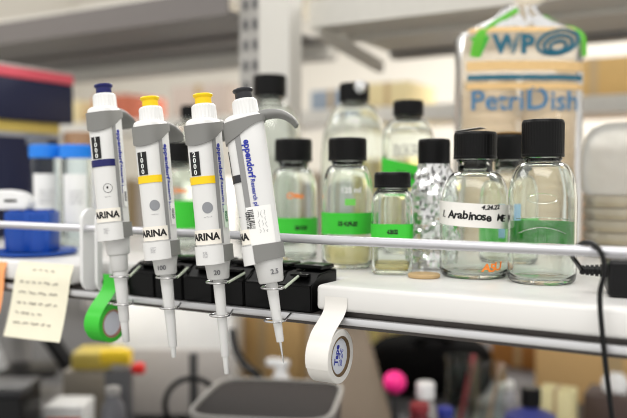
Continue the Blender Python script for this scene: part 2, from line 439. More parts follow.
# wire rack
rk = thing('pipette_rack', 'steel wire rack of small rings that carries the four pipettes', 'rack', (0, 0, 0))
YB = .050; wire_m = mat('wire_pale', (.78, .82, .74), .4, noise=.03)
for (pu, pl, r1, r2, e1, e2) in (((120.2, 276), (122.7, 303.5), .0090, .0088, (146, 260), (133, 299.5)), ((167, 277), (169, 307.5), .0092, .0078, (193, 263), (181, 303)),
                         ((217.5, 282), (220, 315), .0092, .0082, (253.5, 268), (233, 309.5)), ((273, 287.5), (274.5, 320.5), .0092, .0080, (308, 268), (291, 313.5))):
    for (q, r, e, up) in ((pu, r1, e1, 1), (pl, r2, e2, 0)):
        c = atY(q[0], q[1], -.040)
        bm = bmesh.new()
        tube(bm, [c+Vector((r*1.12*math.cos(2*PI*k/32), r*1.12*math.sin(2*PI*k/32), 0)) for k in range(32)], .0010, 8, closed=True)
        obj('ring', bm, steel, rk)
        E = atY(e[0], e[1], YB if up else -.0045)
        st = c+Vector((r*1.05, r*.45, 0)); bm = bmesh.new()
        tube(bm, [st, st.lerp(E, .5), E], .0013 if up else .0010, 8); obj('ring_arm', bm, wire_m if up else steel, rk)

# black racks in the notch
rack_m = mat('rack_black', (.022, .022, .024), .3, noise=.15, spec=.2)
xa = atY(128, 300, .004).x; nb = 6; wb = (xs-.006-xa)/nb
for i in range(nb):
    x0 = xa+i*wb; w = wb-.0014
    t = thing('tip_rack', 'glossy black plastic rack module on the shelf edge behind the pipettes, %s' % (
        'end one next to the green tape', 'second from the green tape', 'third from the green tape', 'third from the white tape', 'second from the white tape', 'end one next to the white tape')[i] if False else
        ['black rack module at the far end of the row next to the green tape', 'black rack module second along from the green tape', 'black rack module third along from the green tape',
         'black rack module third along from the white shelf board', 'black rack module second along from the white shelf board', 'black rack module touching the notch beside the white shelf board'][i],
        'rack', (x0, .003, Z0-.0284), 0, 'black rack modules behind the pipettes')
    # wedge body
    bm = bmesh.new(); pr = [(.0015, 0), (.052, 0), (.052, .0375), (.018, .0355), (.007, .0275), (0, .0255)]
    rings(bm, [[Vector((x, y, z)) for y, z in pr] for x in (0, w)], cap0=True, cap1=True)
    bmesh.ops.bevel(bm, geom=list(bm.edges), offset=.0012, segments=2, affect='EDGES')
    obj('body', bm, rack_m, t)
    lid = bx(.003, w-.003, .026, .053, .0378, .0425, .0018); obj('lid', lid, rack_m, t)
    obj('latch', bx(w*.25, w*.75, .0085, .0165, .0325, .0352, .0008), rack_m, t)

# ------------------------------------------------------------------ tape rolls
def tape_roll(name, label, m, corem, R, rin, W, c, top_pt, with_label, sx0, txt=True):
    """roll with its axis along X; the loose end runs up from the front of the roll to the shelf edge"""
    t = thing(name, label, 'tape roll', c)
    prof = [(rin, -W/2), (R-.0006, -W/2), (R, -W/2+.0006), (R, W/2-.0006), (R-.0006, W/2), (rin, W/2)]
    T = Matrix.Rotation(PI/2, 4, 'Y')
    obj('tape_winding', lathe(prof, 72, closed=True, T=T), m, t)
    prof = [(rin-.0022, -W/2+.0005), (rin-.0001, -W/2+.0005), (rin-.0001, W/2-.0003), (rin-.0022, W/2-.0003)]
    obj('core', lathe(prof, 64, closed=True, T=T), corem, t)
    # loose strip: lifts off the upper front of the roll and runs up to the shelf edge
    d = Vector(top_pt)-Vector(c); R1 = R+.0002
    arc = [Vector((0, R1*math.cos(D(k)), R1*math.sin(D(k)))) for k in (200, 185, 170, 155, 142)]
    lift = Vector((d.x*.3, arc[-1].y*.72, R*.98)); up1 = Vector((d.x*.6, d.y*.85+arc[-1].y*.15, R*.98+(d.z-R*.98)*.42))
    pts = smooth_path(arc+[lift, up1, d-Vector((0, 0, (d.z-R)*.3)), d], 6)
    bm = bmesh.new(); A = []
    for p in pts:
        A.append([p+Vector((-W/2, 0, 0)), p+Vector((W/2, 0, 0)), p+Vector((W/2, -.00025, .0001)), p+Vector((-W/2, -.00025, .0001))])
    rings(bm, A, cap0=True, cap1=True); obj('loose_end', bm, m, t)
    if with_label:
        prof = [(0, W/2-.0030), (rin-.0023, W/2-.0030), (rin-.0023, W/2-.0022), (0, W/2-.0022)]
        lb = obj('core_label', lathe(prof, 48, T=T), mat('label_paper', (.88, .90, .94), .5), t)
        if not txt: return t
        rot = Matrix.Translation((W/2-.0020, 0, 0)) @ Matrix(((0, 0, 1, 0), (1, 0, 0, 0), (0, 1, 0, 0), (0, 0, 0, 1))) @ Matrix.Rotation(D(78), 4, 'Z')
        obj('label_lettering', remap(textmesh('Tape', .0090, .0003), lambda c: rot @ (c+Vector((.001, .0042, 0)))), ink_blue, lb)
        obj('label_lettering', remap(scribble(.017, .0070, 3, 5, .00030), lambda c: rot @ (c+Vector((0, -.004, 0)))), ink_blue, lb)
    return t
c = atY(341, 356.5, -.0065); c.x -= .0115
tp = atY(333, 291, -.0013)
tape_roll('tape_roll', 'white tape roll hanging by its loose end from the front of the white shelf', tape_white, core_brown, .0245, .0185, .023, c, (c.x+.003, -.0008, Z0-.010), True, 0)
c = atY(113.5, 323.5, -.010); c.x -= .0115
tape_roll('tape_roll', 'bright green tape roll hanging at the left of the leftmost pipette tip', green_tape, mat('core_pinkish', (.70, .50, .45), .7), .0205, .0155, .022, c, (c.x+.004, -.0060, Z0-.006), True, 0, False)
# ------------------------------------------------------------------ bottles
def smoothstep(t): return t*t*(3-2*t)
def bottle(name, label, px, d, R, H, cap_r, cap_h, neck_r, sh0, sh1, square=2, yaw=0, capm=None, group=None, shape='round', fill=0, zb=0, base_gl=None):
    """sh0: height where the shoulder starts; sh1: where neck starts (m)"""
    P = atD(px, 180, d); loc = Vector((P.x, P.y, Z0+zb))
    t = thing(name, label, 'bottle', loc, yaw, group)
    g = base_gl or glass
    w = .0019; n = square
    out = []
    out += [(0, .0022), (R*.62, .0016), (R*.80, 0), (R*.90, .0004), (R*.97, .003), (R, .008)]
    for k in range(1, 8): out.append((R, .008+(sh0-.008)*k/7))
    for k in range(1, 15):
        f = k/14
        ang = f*PI/2
        # quarter-ellipse shoulder then flare into the neck
        rr = neck_r+(R-neck_r)*(math.cos(ang)**.92 if shape == 'round' else 1-smoothstep(f))
        out.append((rr, sh0+(sh1-sh0)*(math.sin(ang) if shape == 'round' else f)))
    hn = H-cap_h
    out += [(neck_r, sh1+.001), (neck_r, hn-.003), (neck_r+.0015, hn-.002), (neck_r+.0015, hn-.0006), (neck_r-.0004, hn), (neck_r-.0004, H-.004), (neck_r-.0016, H-.0032)]
    inn = [(neck_r-.0028, H-.004), (neck_r-.0028, sh1)]
    for k in range(13, -1, -1):
        f = k/14; ang = f*PI/2
        rr = neck_r+(R-neck_r)*(math.cos(ang)**.92 if shape == 'round' else 1-smoothstep(f))-w
        rr = max(rr, neck_r-.0028)
        inn.append((rr, sh0+(sh1-sh0)*(math.sin(ang) if shape == 'round' else f)-w*f))
    for k in range(6, 0, -1): inn.append((R-w, .010+(sh0-.010)*k/7))
    inn += [(R-w, .010), (R-w-.001, .0066), (R*.85, .0046), (R*.6, .0050), (0, .0058)]
    def nn(z):
        if n <= 2: return 2
        if z <= sh0: return n
        if z >= sh1: return 2
        return 2+(n-2)*(1-smoothstep((z-sh0)/(sh1-sh0)))
    prof = [(r, z, 0, nn(z)) for r, z in out+inn]
    bm = lathe(prof, 72, bm=None)
    obj('glass_body', bm, g, t, 60)
    # cap: ridged skirt, hollow
    cm = capm or cap_black
    cr = cap_r
    prof = [(0, H), (cr*.80, H), (cr-.0012, H-.0004), (cr-.0004, H-.0018), (cr, H-.0032), (cr, H-.0036, .00014), (cr, hn+.0030, .00014), (cr+.0004, hn+.0026), (cr+.0004, hn+.0006), (cr-.0004, hn+.0001),
            (neck_r+.0002, hn+.0001), (neck_r+.0002, H-.0030), (0, H-.0030)]
    obj('screw_cap', lathe(prof, 176), cm, t, 30)
    def S(z, a, o):
        c, s = math.cos(a), math.sin(a); r = R
        if n > 2: r = R/((abs(c)**n+abs(s)**n)**(1/n))
        r = r+o; return Vector((r*c, r*s, z))
    fa = math.atan2(CAM.y-P.y, CAM.x-P.x)-yaw              # side turned to the viewer
    if fill:
        prof = [(0, .0062), (R*.6, .0056), (R*.84, .0052), (R-w-.0016, .0085), (R-w-.0008, .0110), (R-w-.0008, fill-.001), (R-w-.0012, fill), (0, fill)]
        obj('medium', lathe([(r, z, 0, nn(z)) for r, z in prof], 64), agar, t)
    return t, S, fa
def zat(py, d): return .097+(180-py)*d/FPX               # height above the shelf of a pixel row at distance d
def label_band(t, S, fa, z0, z1, a0, a1, m=None, txt=None, size=.006, tilt=0, tm=None, da=0, name='tape_label', seed=1, dz=0):
    sh = lambda a: 0
    lb = obj(name, patch(lambda z, a, o: S(z+tilt*(a-fa)*.03, a, o), z0, z1, fa+D(a0), fa+D(a1), .0001, .0004, 3, 40), m or green_tape, t)
    if txt:
        def f(c): return S((z0+z1)/2+dz+c.y+tilt*((c.x/.03)+da)*.03, fa+da+c.x/.033, .0006+c.z)
        obj('label_lettering', remap(handtext(txt, size, .00034, .12, seed), f), tm or ink, lb)
    return lb
def on_glass(t, S, fa, bm, z, a, m, name='marking', k=.030):
    return obj(name, remap(bm, lambda c: S(z+c.y, fa+D(a)+c.x/k, .0004+c.z)), m, t)

GB = 'black-capped glass bottles on the white shelf'
# H: front bottle with the white tape label
d = .765
t, S, fa = bottle('media_bottle', 'clear glass bottle with a white handwritten tape label across its front', 475, d, .0347, zat(132, d), .0212, .0275, .0172, zat(208, d), zat(172, d), group=GB)
lb = label_band(t, S, fa, zat(225.5, d), zat(202.5, d), -88, 78, tape_white, 'Arabinose', .0110, tilt=-.06, da=-.17, seed=3, dz=-.001, name='tape_label')
def f2(c): return S(zat(214, d)+c.y-.003, fa+.80+c.x/.034, .0006+c.z)
obj('label_lettering', remap(handtext('ME', .0095, .0002, .1, 8), f2), ink, lb)
obj('label_lettering', remap(handtext('4.24.22', .0060, .0002, .1, 9), lambda c: S(zat(206.3, d)+c.y, fa+.45+c.x/.03, .0006+c.z)), ink, lb)
obj('label_lettering', remap(handtext('1.', .0095, .0002, .1, 9), lambda c: S(zat(213, d)+c.y, fa-1.0+c.x/.03, .0006+c.z)), ink, lb)
on_glass(t, S, fa, handtext('A5U', .011, .0003, .15, 4), zat(264, d), 28, ink_orange, 'marker_lettering')
bm = bx(-.016, .012, -.010, .010, 0, .0004); o = obj('tape_scrap', remap(bm, lambda c: Vector((c.x-.004, c.y, zat(132, d)+.0006+c.z+max(0, c.x)*.25))), tape_white, t, label='torn scrap of white tape'); 
# J: rightmost bottle
d = .721
t, S, fa = bottle('media_bottle', 'tall clear glass bottle with black cap, rightmost, next to the power adapter', 542.5, d, .0318, zat(120, d), .0195, .0355, .0165, zat(203, d), zat(162, d), group=GB)
label_band(t, S, fa, zat(246, d), zat(222, d), 100, 262, green_tape)
for zz in (198, 219):
    bm = bmesh.new(); pts = [S(zat(zz, d)+(.0045*math.sin(2*PI*k/40)), fa+.42*math.cos(2*PI*k/40), .0001) for k in range(40)]
    if zz == 198: tube(bm, pts, .00035, 6, closed=True)
    else: tube(bm, [S(zat(218, d)+.0018*math.cos(a*2), fa+a, .0001) for a in [(-.8+.05*k) for k in range(33)]], .0004, 6)
    obj('raised_mark', bm, glass, t)
bm = bmesh.new(); tube(bm, [S(zat(232, d)+.006*math.cos(a*2.2), fa+a, .0001) for a in [(-.7+.05*k) for k in range(29)]], .0004, 6); obj('raised_mark', bm, glass, t)
# I: behind, between
d = .87
t, S, fa = bottle('media_bottle', 'glass bottle with tan topped black cap behind the white labelled bottle', 509, d, .0320, zat(135, d), .0205, .029, .0165, zat(200, d), zat(170, d), group=GB)
label_band(t, S, fa, zat(246, d), zat(217, d), -85, 85, green_tape)
obj('tape_label', patch(S, zat(236, d), zat(203, d), fa-.2, fa+.25, .0005, .0008, 2, 10), mat('tape_blue', (.60, .78, .92), .5), t, label='pale blue tape')
obj('tape_label', patch(S, zat(216, d), zat(206, d), fa-.95, fa-.3, .0005, .0008, 2, 10), mat('tape_orange', (.96, .68, .48), .5), t, label='pale orange tape')
prof = [(0, zat(135, d)+.0004), (.0175, zat(135, d)+.0004), (.0185, zat(135, d)+.002), (.010, zat(135, d)+.0032), (0, zat(135, d)+.003)]
obj('cap_tape', lathe(prof, 24), mat('tape_tan', (.62, .48, .28), .7), t, label='tan tape on the cap')
# E
d = .845
t, S, fa = bottle('media_bottle', 'glass bottle printed 125 ml with green label, left of the small square bottle', 347.5, d, .0284, zat(138, d), .0211, .0255, .0168, zat(200, d), zat(165, d), group=GB, fill=zat(245, d))
label_band(t, S, fa, zat(233, d), zat(212, d), -110, 110, green_tape, '1.5 4.24.22', .0062, seed=5)
on_glass(t, S, fa, textmesh('125 ml', .0085, .0002), zat(191, d)+.001, 8, ink_white, 'volume_lettering')
on_glass(t, S, fa, bx(-.006, .006, -.004, .003, 0, .0002), zat(201, d), 6, mat('tape_green_pale', (.45, .82, .35), .5), 'tape_scrap')
# D
d = .93
t, S, fa = bottle('media_bottle', 'glass bottle with orange marker writing just right of the rightmost pipette', 293.5, d, .0293, zat(139, d), .0226, .028, .0178, zat(200, d), zat(168, d), group=GB)
label_band(t, S, fa, zat(236, d), zat(217, d), -115, 115, green_tape, 'LB 4.24', .0062, seed=6, da=.3)
on_glass(t, S, fa, handtext('Clean', .010, .0003, .15, 4), zat(195, d), 5, ink_orange, 'marker_lettering')
# F small square bottle
d = .79
t, S, fa = bottle('media_bottle', 'small square glass bottle with black cap, green label and a little yellow liquid', 392.5, d, .0215, zat(172, d), .0188, .0165, .0150, zat(206, d), zat(190, d), square=4.5, yaw=D(22), group=GB, fill=zat(266, d))
label_band(t, S, fa, zat(238.5, d), zat(223, d), -100, 75, green_tape, '4.20.22', .0058, seed=7)
# C square with green label, back row
d = 1.0
t, S, fa = bottle('media_bottle', 'square shouldered glass bottle with slanting green label in the back row', 408, d, .0320, zat(101, d), .0198, .020, .0165, zat(140, d), zat(119, d), square=3.4, yaw=D(10), group=GB)
label_band(t, S, fa, zat(187, d), zat(164, d), -100, 80, green_tape, '1.5 M NaCl', .0080, tilt=-.25, seed=8)
on_glass(t, S, fa, scribble(.030, .016, 5, 3, .0005), zat(151, d), -5, ink_soft, 'marking')
# B tall round bottle
d = 1.1
t, S, fa = bottle('media_bottle', 'large round shouldered glass bottle with a silver scrap on its black cap', 354, d, .0480, zat(84, d), .0215, .026, .0175, zat(165, d), zat(104, d), group=GB, base_gl=glass)
bm = bmesh.new(); bmesh.ops.create_icosphere(bm, subdivisions=3, radius=.009)
rn = random.Random(2)
for v in bm.verts: v.co = v.co*(1+rn.uniform(-.18, .18)); v.co += Vector((.016, -.014, zat(89, d)))
obj('foil_scrap', bm, foil_m, t, 10)
# A tall bottle behind the rightmost pipette
d = 1.15
t, S, fa = bottle('media_bottle', 'large glass bottle with black cap rising behind the rightmost pipette in the back row', 270, d, .0500, zat(76, d), .0250, .033, .0195, zat(160, d), zat(104, d), group=GB)
# K, L behind the pipettes
d = 1.05
t, S, fa = bottle('media_bottle', 'green labelled glass bottle seen between the two yellow-buttoned pipettes', 178, d, .0290, zat(142, d), .0175, .029, .0145, zat(190, d), zat(166, d), group=GB)
label_band(t, S, fa, zat(228, d), zat(200, d), -110, 110, green_tape)
on_glass(t, S, fa, handtext('Clean', .010, .0003, .15, 4), zat(190, d), 5, ink_orange, 'marker_lettering')
d = 1.22
t, S, fa = bottle('media_bottle', 'glass bottle whose black cap just shows behind the third pipette from left', 192, d, .0420, zat(106, d), .0175, .020, .0150, zat(160, d), zat(122, d), group=GB)

# foil wrapped bottle
d = .84
t, S, fa = bottle('media_bottle', 'bottle wrapped in crumpled silver foil with a black cap', 434, d, .0190, zat(139, d), .0175, .0275, .0140, zat(190, d), zat(167, d), group=GB)
rn = random.Random(11); bm = bmesh.new(); R = []
z0_, z1_, zk = zat(272, d), zat(164, d), zat(196, d)
nseg = 60; nr = 46; ph = [rn.uniform(0, 6.28) for _ in range(12)]
from mathutils import noise as mn
for i in range(nr):
    z = max(.0008, z0_)+(z1_-max(.0008, z0_))*i/(nr-1)
    base = .0245 if z < zk else .0245-.0070*smoothstep((z-zk)/(z1_-zk))
    ring = []
    for j in range(nseg):
        a = 2*PI*j/nseg; q = Vector((math.cos(a)*.025, math.sin(a)*.025, z))
        r = base+.0034*(abs(mn.noise(q*70))**.7-.25)+.0026*mn.noise(q*130)+.0005*mn.noise(q*300)
        ring.append(Vector((max(r, .0186 if z < zk else base-.0012)*math.cos(a), max(r, .0186 if z < zk else base-.0012)*math.sin(a), z)))
    R.append(ring)
rings(bm, R)
o = obj('foil_wrap', bm, foil_m, t, 13)
# tan disc
p = atZ(424, 277.5, Z0)
tmesh('cork_disc', lathe([(0, 0), (.0150, 0), (.0160, .001), (.0160, .0030), (.0150, .0040), (0, .0040)], 40), cork, 'flat tan disc lying on the shelf before the foil wrapped bottle', 'disc', (p.x, p.y, Z0+.0002))

# ------------------------------------------------------------------ adapter with its cord
p = atZ(606, 297, Z0)
t = thing('power_adapter', 'black power adapter brick on the shelf with its cord looped over the rail', 'adapter', (p.x, p.y, Z0), D(12))
obj('housing', bx(.001, .11, -.006, .048, .0003, .0312, .004, 3), black, t)
prof = []
for k in range(6): prof += [(.0056-.0003*k, k*.0038), (.0056-.0003*k, k*.0038+.0026), (.0034, k*.0038+.0027), (.0034, k*.0038+.0037)]
T = Matrix.Translation((.002, .012, .0205)) @ Matrix.Rotation(-PI/2, 4, 'Y')
obj('strain_relief', lathe(prof, 20, T=T), black, t)
# cord: from the strain relief, over the rail, down the front (world -> local)
mwi = (Matrix.Translation((p.x, p.y, Z0)) @ Matrix.Rotation(D(12), 4, 'Z')).inverted()
mwl = Matrix.Translation((p.x, p.y, Z0)) @ Matrix.Rotation(D(12), 4, 'Z')
s0 = mwl @ Vector((-.019, .012, .0205))
cp = [s0, atY(577, 263, .042), atY(572.5, 256, .030), atY(575, 248.5, .018), atY(583, 243.0, .005), atY(591, 243.2, -.0035), atY(599, 249.5, -.0075), atY(603.5, 260, -.009), atY(604, 275, -.010), atY(600.5, 290, -.010), atY(600, 305, -.0105), atY(603, 340, -.012), atY(607.5, 380, -.012), atY(612, 418, -.011), atY(616, 450, -.010), atY(618, 520, -.005)]
bm = bmesh.new(); tube(bm, [mwi @ q for q in smooth_path(cp, 6)], .0020, 10); obj('cord', bm, black, t)

# ------------------------------------------------------------------ dish bag at the back
bd = 1.07; bs = bd/FPX
bp = atD(517, 180, bd); bw = 124*bs/2
bagm = film('bag_film', (.95, .90, .81), .42, .25)
t = thing('dish_bag', 'tall clear plastic bag of dishes printed in blue, knotted on top, behind the bottles', 'bag', (bp.x, bp.y, Z0), YAW)
def bagS(z, a, o):
    top = zat(42, bd); k = 0 if z < top else min(1, (z-top)/(zat(12, bd)-top))
    w = bw*(1-.72*smoothstep(k)); dep = .040*(1-.62*smoothstep(k)); n = 3.2
    c, s = math.cos(a), math.sin(a); r = 1/((abs(c/w)**n+abs(s/dep)**n)**(1/n))+o
    wr = .0012*math.sin(a*9+z*60)+.0008*math.sin(a*23-z*90)
    return Vector(((r+wr)*c, (r+wr)*s, z))
bm = bmesh.new()
zl = [.001, .006]+[.01+(zat(42, bd)-.01)*k/8 for k in range(1, 9)]+[zat(y, bd) for y in (36, 30, 24, 18, 12)]
R = [[bagS(z, 2*PI*j/72, 0) for j in range(72)] for z in zl]
for (y, w) in ((7, .012), (2, .016), (-4, .023), (-9, .026)): R.append([Vector((.020*min(1, (13-y)/12)+1.25*w*(1+.18*math.sin(7*2*PI*j/72))*math.cos(2*PI*j/72), .7*w*math.sin(2*PI*j/72), zat(y, bd))) for j in range(72)])
rings(bm, R, cap0=True); obj('plastic_film', bm, bagm, t, 70)
def bag_front(c): # c.x lateral, c.y height -> front (-y) of bag
    z = c.y; a0 = -PI/2; lo, hi = -PI, 0
    for _ in range(26):
        mid = (lo+hi)/2
        if bagS(z, mid, 0).x < c.x: lo = mid
        else: hi = mid
    return bagS(z, (lo+hi)/2, .0008+c.z)
teal = mat('bag_teal', (.08, .38, .47), .5, noise=0); tblue = mat('bag_blue', (.24, .47, .63), .5, noise=0); tan = mat('bag_tan', (.88, .74, .52), .6, noise=.03)
def strip(x0, x1, y0, y1, m, name, slope=0):
    X0, X1 = (x0-517)*bs, (x1-517)*bs
    bm = bmesh.new(); n = 28; A = []
    for i in range(n+1):
        x = X0+(X1-X0)*i/n; dz = slope*(x-X0)
        A.append([bag_front(Vector((x, zat(y, bd)+dz, o))) for y, o in ((y1, 0), ((y0+y1)/2, 0), (y0, 0), (y0, .0004), ((y0+y1)/2, .0004), (y1, .0004))])
    rings(bm, A, cap0=True, cap1=True); obj(name, bm, m, t)
strip(462, 576, 66, 75, tan, 'printed_band'); strip(463, 574, 79, 84, teal, 'printed_band'); strip(462, 576, 87, 93, tan, 'printed_band')
strip(465, 565, 33, 38, tan, 'printed_band')
def bagtext(s, px, py, size, m, bold=.0006):
    obj('printed_lettering', remap(textmesh(s, size, bold), lambda c: bag_front(Vector((c.x+(px-517)*bs, c.y+zat(py, bd), c.z)))), m, t)
bagtext('V', 474, 53, .036, mat('bag_green', (.20, .66, .20), .5), .001); bagtext('WP', 505, 51, .0345, teal, .0016)
bagtext('Petri', 490.5, 104.5, .0370, tblue, .0005); bagtext('D', 528, 103, .0430, tblue, .0007); bagtext('ish', 554.5, 104.5, .0370, tblue, .0005)
bm = bmesh.new()
for k in range(3):
    pts = [bag_front(Vector(((547-517+(20-k*6)*math.cos(a))*bs, zat(50+(k-1)*2-(12-k*3.5)*math.sin(a+.3), bd), .0006))) for a in [2*PI*j/30 for j in range(30)]]
    tube(bm, pts, .0024, 6, closed=True)
obj('printed_emblem', bm, teal, t)
# green sealing tape
gt = mat('bag_seal_green', (.36, .72, .18), .5)
for pts in ([(470, 62), (474, 44), (484, 33), (497, 24), (513, 14)], [(547, 18), (557, 27), (567, 33), (573, 42), (575, 60)]):
    q = smooth_path([bag_front(Vector(((x-517)*bs, zat(y, bd), .001))) for x, y in pts], 5)
    bm = bmesh.new(); n = len(q); wd = [.0072 if pts[0][0] == 470 and i < 8 else .0034 for i in range(n)]
    tube(bm, q, 0, 8, up=(0, 1, 0), rf=[(.0006, w) for w in wd]); obj('green_tie', bm, gt, t)
# dish stacks within the bag
dish = mat('dish_plastic', (.95, .88, .77), .3, trans=.1, ior=1.4)
for i, sx in enumerate((-.040, .042)):
    for k in range(15):
        z = .004+k*.0155
        s = thing('petri_dish', ('petri dish in the left stack inside the printed bag' if i == 0 else 'petri dish in the right stack inside the printed bag'), 'petri dish',
                  Vector((bp.x, bp.y, Z0+z))+Rv*sx, 0, 'dishes in the left stack of the bag' if i == 0 else 'dishes in the right stack of the bag')
        obj('dish_base', lathe([(0, 0), (.0355, 0), (.036, .0006), (.036, .0115), (.035, .0115), (.035, .001), (0, .001)], 40), dish, s)
        obj('dish_lid', lathe([(0, .0145), (.0372, .0145), (.0376, .0140), (.0376, .0060), (.0368, .0060), (.0368, .0136), (0, .0136)], 40), dish, s)

# dish stack and hazy sleeve at the right edge
d = .97; p = atD(622, 180, d)
agm = mat('agar_yellow', (.98, .90, .68), .3, trans=.2)
clr = film('dish_clear', (.97, .94, .87), .45, .15)
for k in range(5):
    s = thing('petri_dish', ['bottom', 'second lowest', 'middle', 'second highest', 'top'][k]+' petri dish of the yellowish stack at the right edge of the shelf', 'petri dish', (p.x, p.y, Z0+.0005+k*.0155), 0, 'petri dishes of the right stack')
    obj('dish_base', lathe([(0, 0), (.0435, 0), (.044, .0006), (.044, .0115), (.043, .0115), (.043, .001), (0, .001)], 48), clr, s)
    obj('agar', lathe([(0, .0012), (.0428, .0012), (.0428, .0060), (0, .0060)], 40), agm, s)
    obj('dish_lid', lathe([(0, .0150), (.0457, .0150), (.0461, .0145), (.0461, .0060), (.0453, .0060), (.0453, .0141), (0, .0141)], 48), clr, s)
hz = film('sleeve_haze', (.97, .97, .95), .55, .3)
bm = bmesh.new(); R = []
for z, w in ((.0785, .046), (.085, .050), (.11, .0515), (.135, .050), (.152, .046), (.163, .038), (.169, .022)):
    R.append([Vector((w*(1+.02*math.sin(5*a))*math.cos(a), w*.9*math.sin(a), z)) for a in [2*PI*j/48 for j in range(48)]])
rings(bm, R, cap0=True, cap1=True); tmesh('plastic_tub', bm, hz, 'cloudy rounded plastic tub on top of the yellowish dish stack at the right edge', 'tub', (p.x, p.y, Z0))

# ------------------------------------------------------------------ left end: white block, notes, blue rack, jars, navy boxes
xb = ax0
ZB = Z0+.0004
def note(name, label, corners, m, Y=-.0002, scr=None):
    P = [atY(x, y, Y) for x, y in corners]
    bm = bmesh.new(); n = 14; A = []
    for i in range(n+1):
        v = i/n; row0 = P[0].lerp(P[3], v); row1 = P[1].lerp(P[2], v); dy = -.0042*smoothstep(min(1, v/.2))-.009*v**2.2
        ro = []
        for j in range(9): ro.append(row0.lerp(row1, j/8)+Vector((0, dy-.0012*math.sin(PI*j/8)*v, 0)))
        A.append(ro+[q+Vector((0, .0003, 0)) for q in reversed(ro)])
    rings(bm, A, cap0=True, cap1=True)
    t = thing(name, label, 'note'); obj('sheet', bm, m, t)
    if scr:
        def f(c):
            u = .5+c.x; v = .5-c.y
            q = P[0].lerp(P[3], v).lerp(P[1].lerp(P[2], v), u); return q+Vector((0, -.0042*smoothstep(min(1, v/.2))-.009*v**2.2-.0012*math.sin(PI*u)*v-.0004-c.z, 0))
        for (x0, x1, y, r) in scr:
            bm = bmesh.new(); rn = random.Random(int(y*1000)); k = int((x1-x0)*60)
            pts = [Vector((x0+(x1-x0)*j/k, y+rn.uniform(-.012, .012), 0)) for j in range(k+1)]
            seg = 0
            while seg < len(pts)-3:
                L = rn.choice((5, 7, 9, 4)); part = pts[seg:seg+L]
                if len(part) > 2: tube(bm, [f(q) for q in smooth_path(part, 3)], r, 5)
                seg += L+2
            obj('handwriting', bm, mat('pencil', (.50, .47, .45), .7), t)
    return t
note('paper_note', 'cream paper note with lines of handwriting stuck to the shelf front at the left', [(19.5, 261), (74, 265), (68.5, 340.5), (12.5, 334)], mat('note_cream', (.95, .93, .84), .7),
     scr=[(-.2, .25, .40, .0004), (-.38, .30, .24, .0006), (-.38, .36, .10, .0006), (-.38, .34, -.04, .0006), (-.38, .10, -.17, .0006), (-.38, .36, -.30, .0006)])
note('paper_note', 'orange paper note stuck at the left edge beside the cream note', [(-30, 260), (7, 262), (8.5, 312), (-28, 330)], mat('note_orange', (.99, .66, .42), .6), Y=-.0002)

# blue round tray and blue rack
blue = mat('blue_plastic', (.05, .28, .64), .35); 
d = .984; p = atD(32, 180, d)
tmesh('round_tray', lathe([(0, 0), (.048, 0), (.053, .002), (.054, .0055), (.052, .0060), (.050, .0035), (0, .0030)], 56), blue, 'flat round blue tray lying on the white shelf at the left', 'tray', (p.x, p.y+.003, ZB+.0003))
t = thing('tube_rack', 'blue plastic rack with scalloped sides standing in the round blue tray', 'rack', (p.x, p.y, ZB+.0042), D(30))
bm = bmesh.new(); box(bm, -.029, .029, -.021, .021, 0, .0515, .002)
obj('rack_body', bm, blue, t)
for i in range(3):
    for j in range(2):
        obj('rack_socket', lathe([(.0075, .0513), (.0085, .0515), (.0085, .0540), (.0070, .0540), (.0070, .0510)], 24, closed=True, T=Matrix.Translation((-.018+.018*i, -.009+.018*j, 0))), blue, t)
for i in range(2):
    obj('side_rib', lathe([(0, .001), (.012, .001), (.012, .049), (0, .049)], 20, T=Matrix.Translation((-.013+.026*i, -.0165, 0)) @ Matrix.Scale(.6, 4, (0, 1, 0))), blue, t)
# white holder sitting on the rack
bm = bmesh.new(); A = []
for y in (-.016, .016):
    A.append([Vector((x, y, z)) for x, z in ((-.040, 0), (.016, 0), (.019, .006), (.014, .018), (.002, .024), (-.018, .026), (-.040, .022))])
rings(bm, A, cap0=True, cap1=True); bmesh.ops.bevel(bm, geom=list(bm.edges), offset=.0025, segments=3, affect='EDGES')
q = Vector((p.x, p.y, 0))-Rv*.018
t = thing('tube_holder', 'small white plastic holder with a dark slit on top of the blue rack', 'holder', (q.x, q.y, ZB+.0042+.0542), D(30))
obj('holder_body', bm, white_pl, t); obj('slit', bx(-.012, .004, -.0166, -.0158, .010, .0135, .0003), ink, t)
# clear jars with blue lids
for px, d, lbl in ((46, 1.09, 'clear jar with blue screw lid, left one of the pair behind the blue rack'), (76.5, 1.07, 'clear jar with blue screw lid, right one of the pair beside the leftmost pipette')):
    p = atD(px, 180, d); H = zat(145, d)
    t = thing('screw_jar', lbl, 'jar', (p.x, p.y, Z0), 0, 'blue-lidded jars')
    r = .0208
    obj('jar_body', lathe([(0, .001), (r-.002, .001), (r, .003), (r, H-.010), (r-.001, H-.004), (r-.003, H-.004), (r-.0022, H-.012), (r-.0018, .005), (0, .003)], 44), glass_far, t)
    obj('lid', lathe([(0, H), (r, H), (r+.0018, H-.0012), (r+.0018, H-.003, .0002), (r+.0018, H-.0185, .0002), (r+.0003, H-.0185), (r+.0003, H-.003), (0, H-.003)], 120), mat('lid_blue', (.10, .50, .90), .4), t)
    fa = math.atan2(CAM.y-p.y, CAM.x-p.x)
    lb = obj('jar_label', patch(lambda z, a, o: Vector(((r+o)*math.cos(a), (r+o)*math.sin(a), z)), H*.25, H*.72, fa-.9, fa+.7, .0002, .0005, 2, 16), paper, t)
    obj('handwriting', remap(scribble(.018, .020, 4, int(px), .0004), lambda c: Vector(((r+.0008)*math.cos(fa+c.x/r), (r+.0008)*math.sin(fa+c.x/r), H*.5+c.y))), ink_soft, lb)
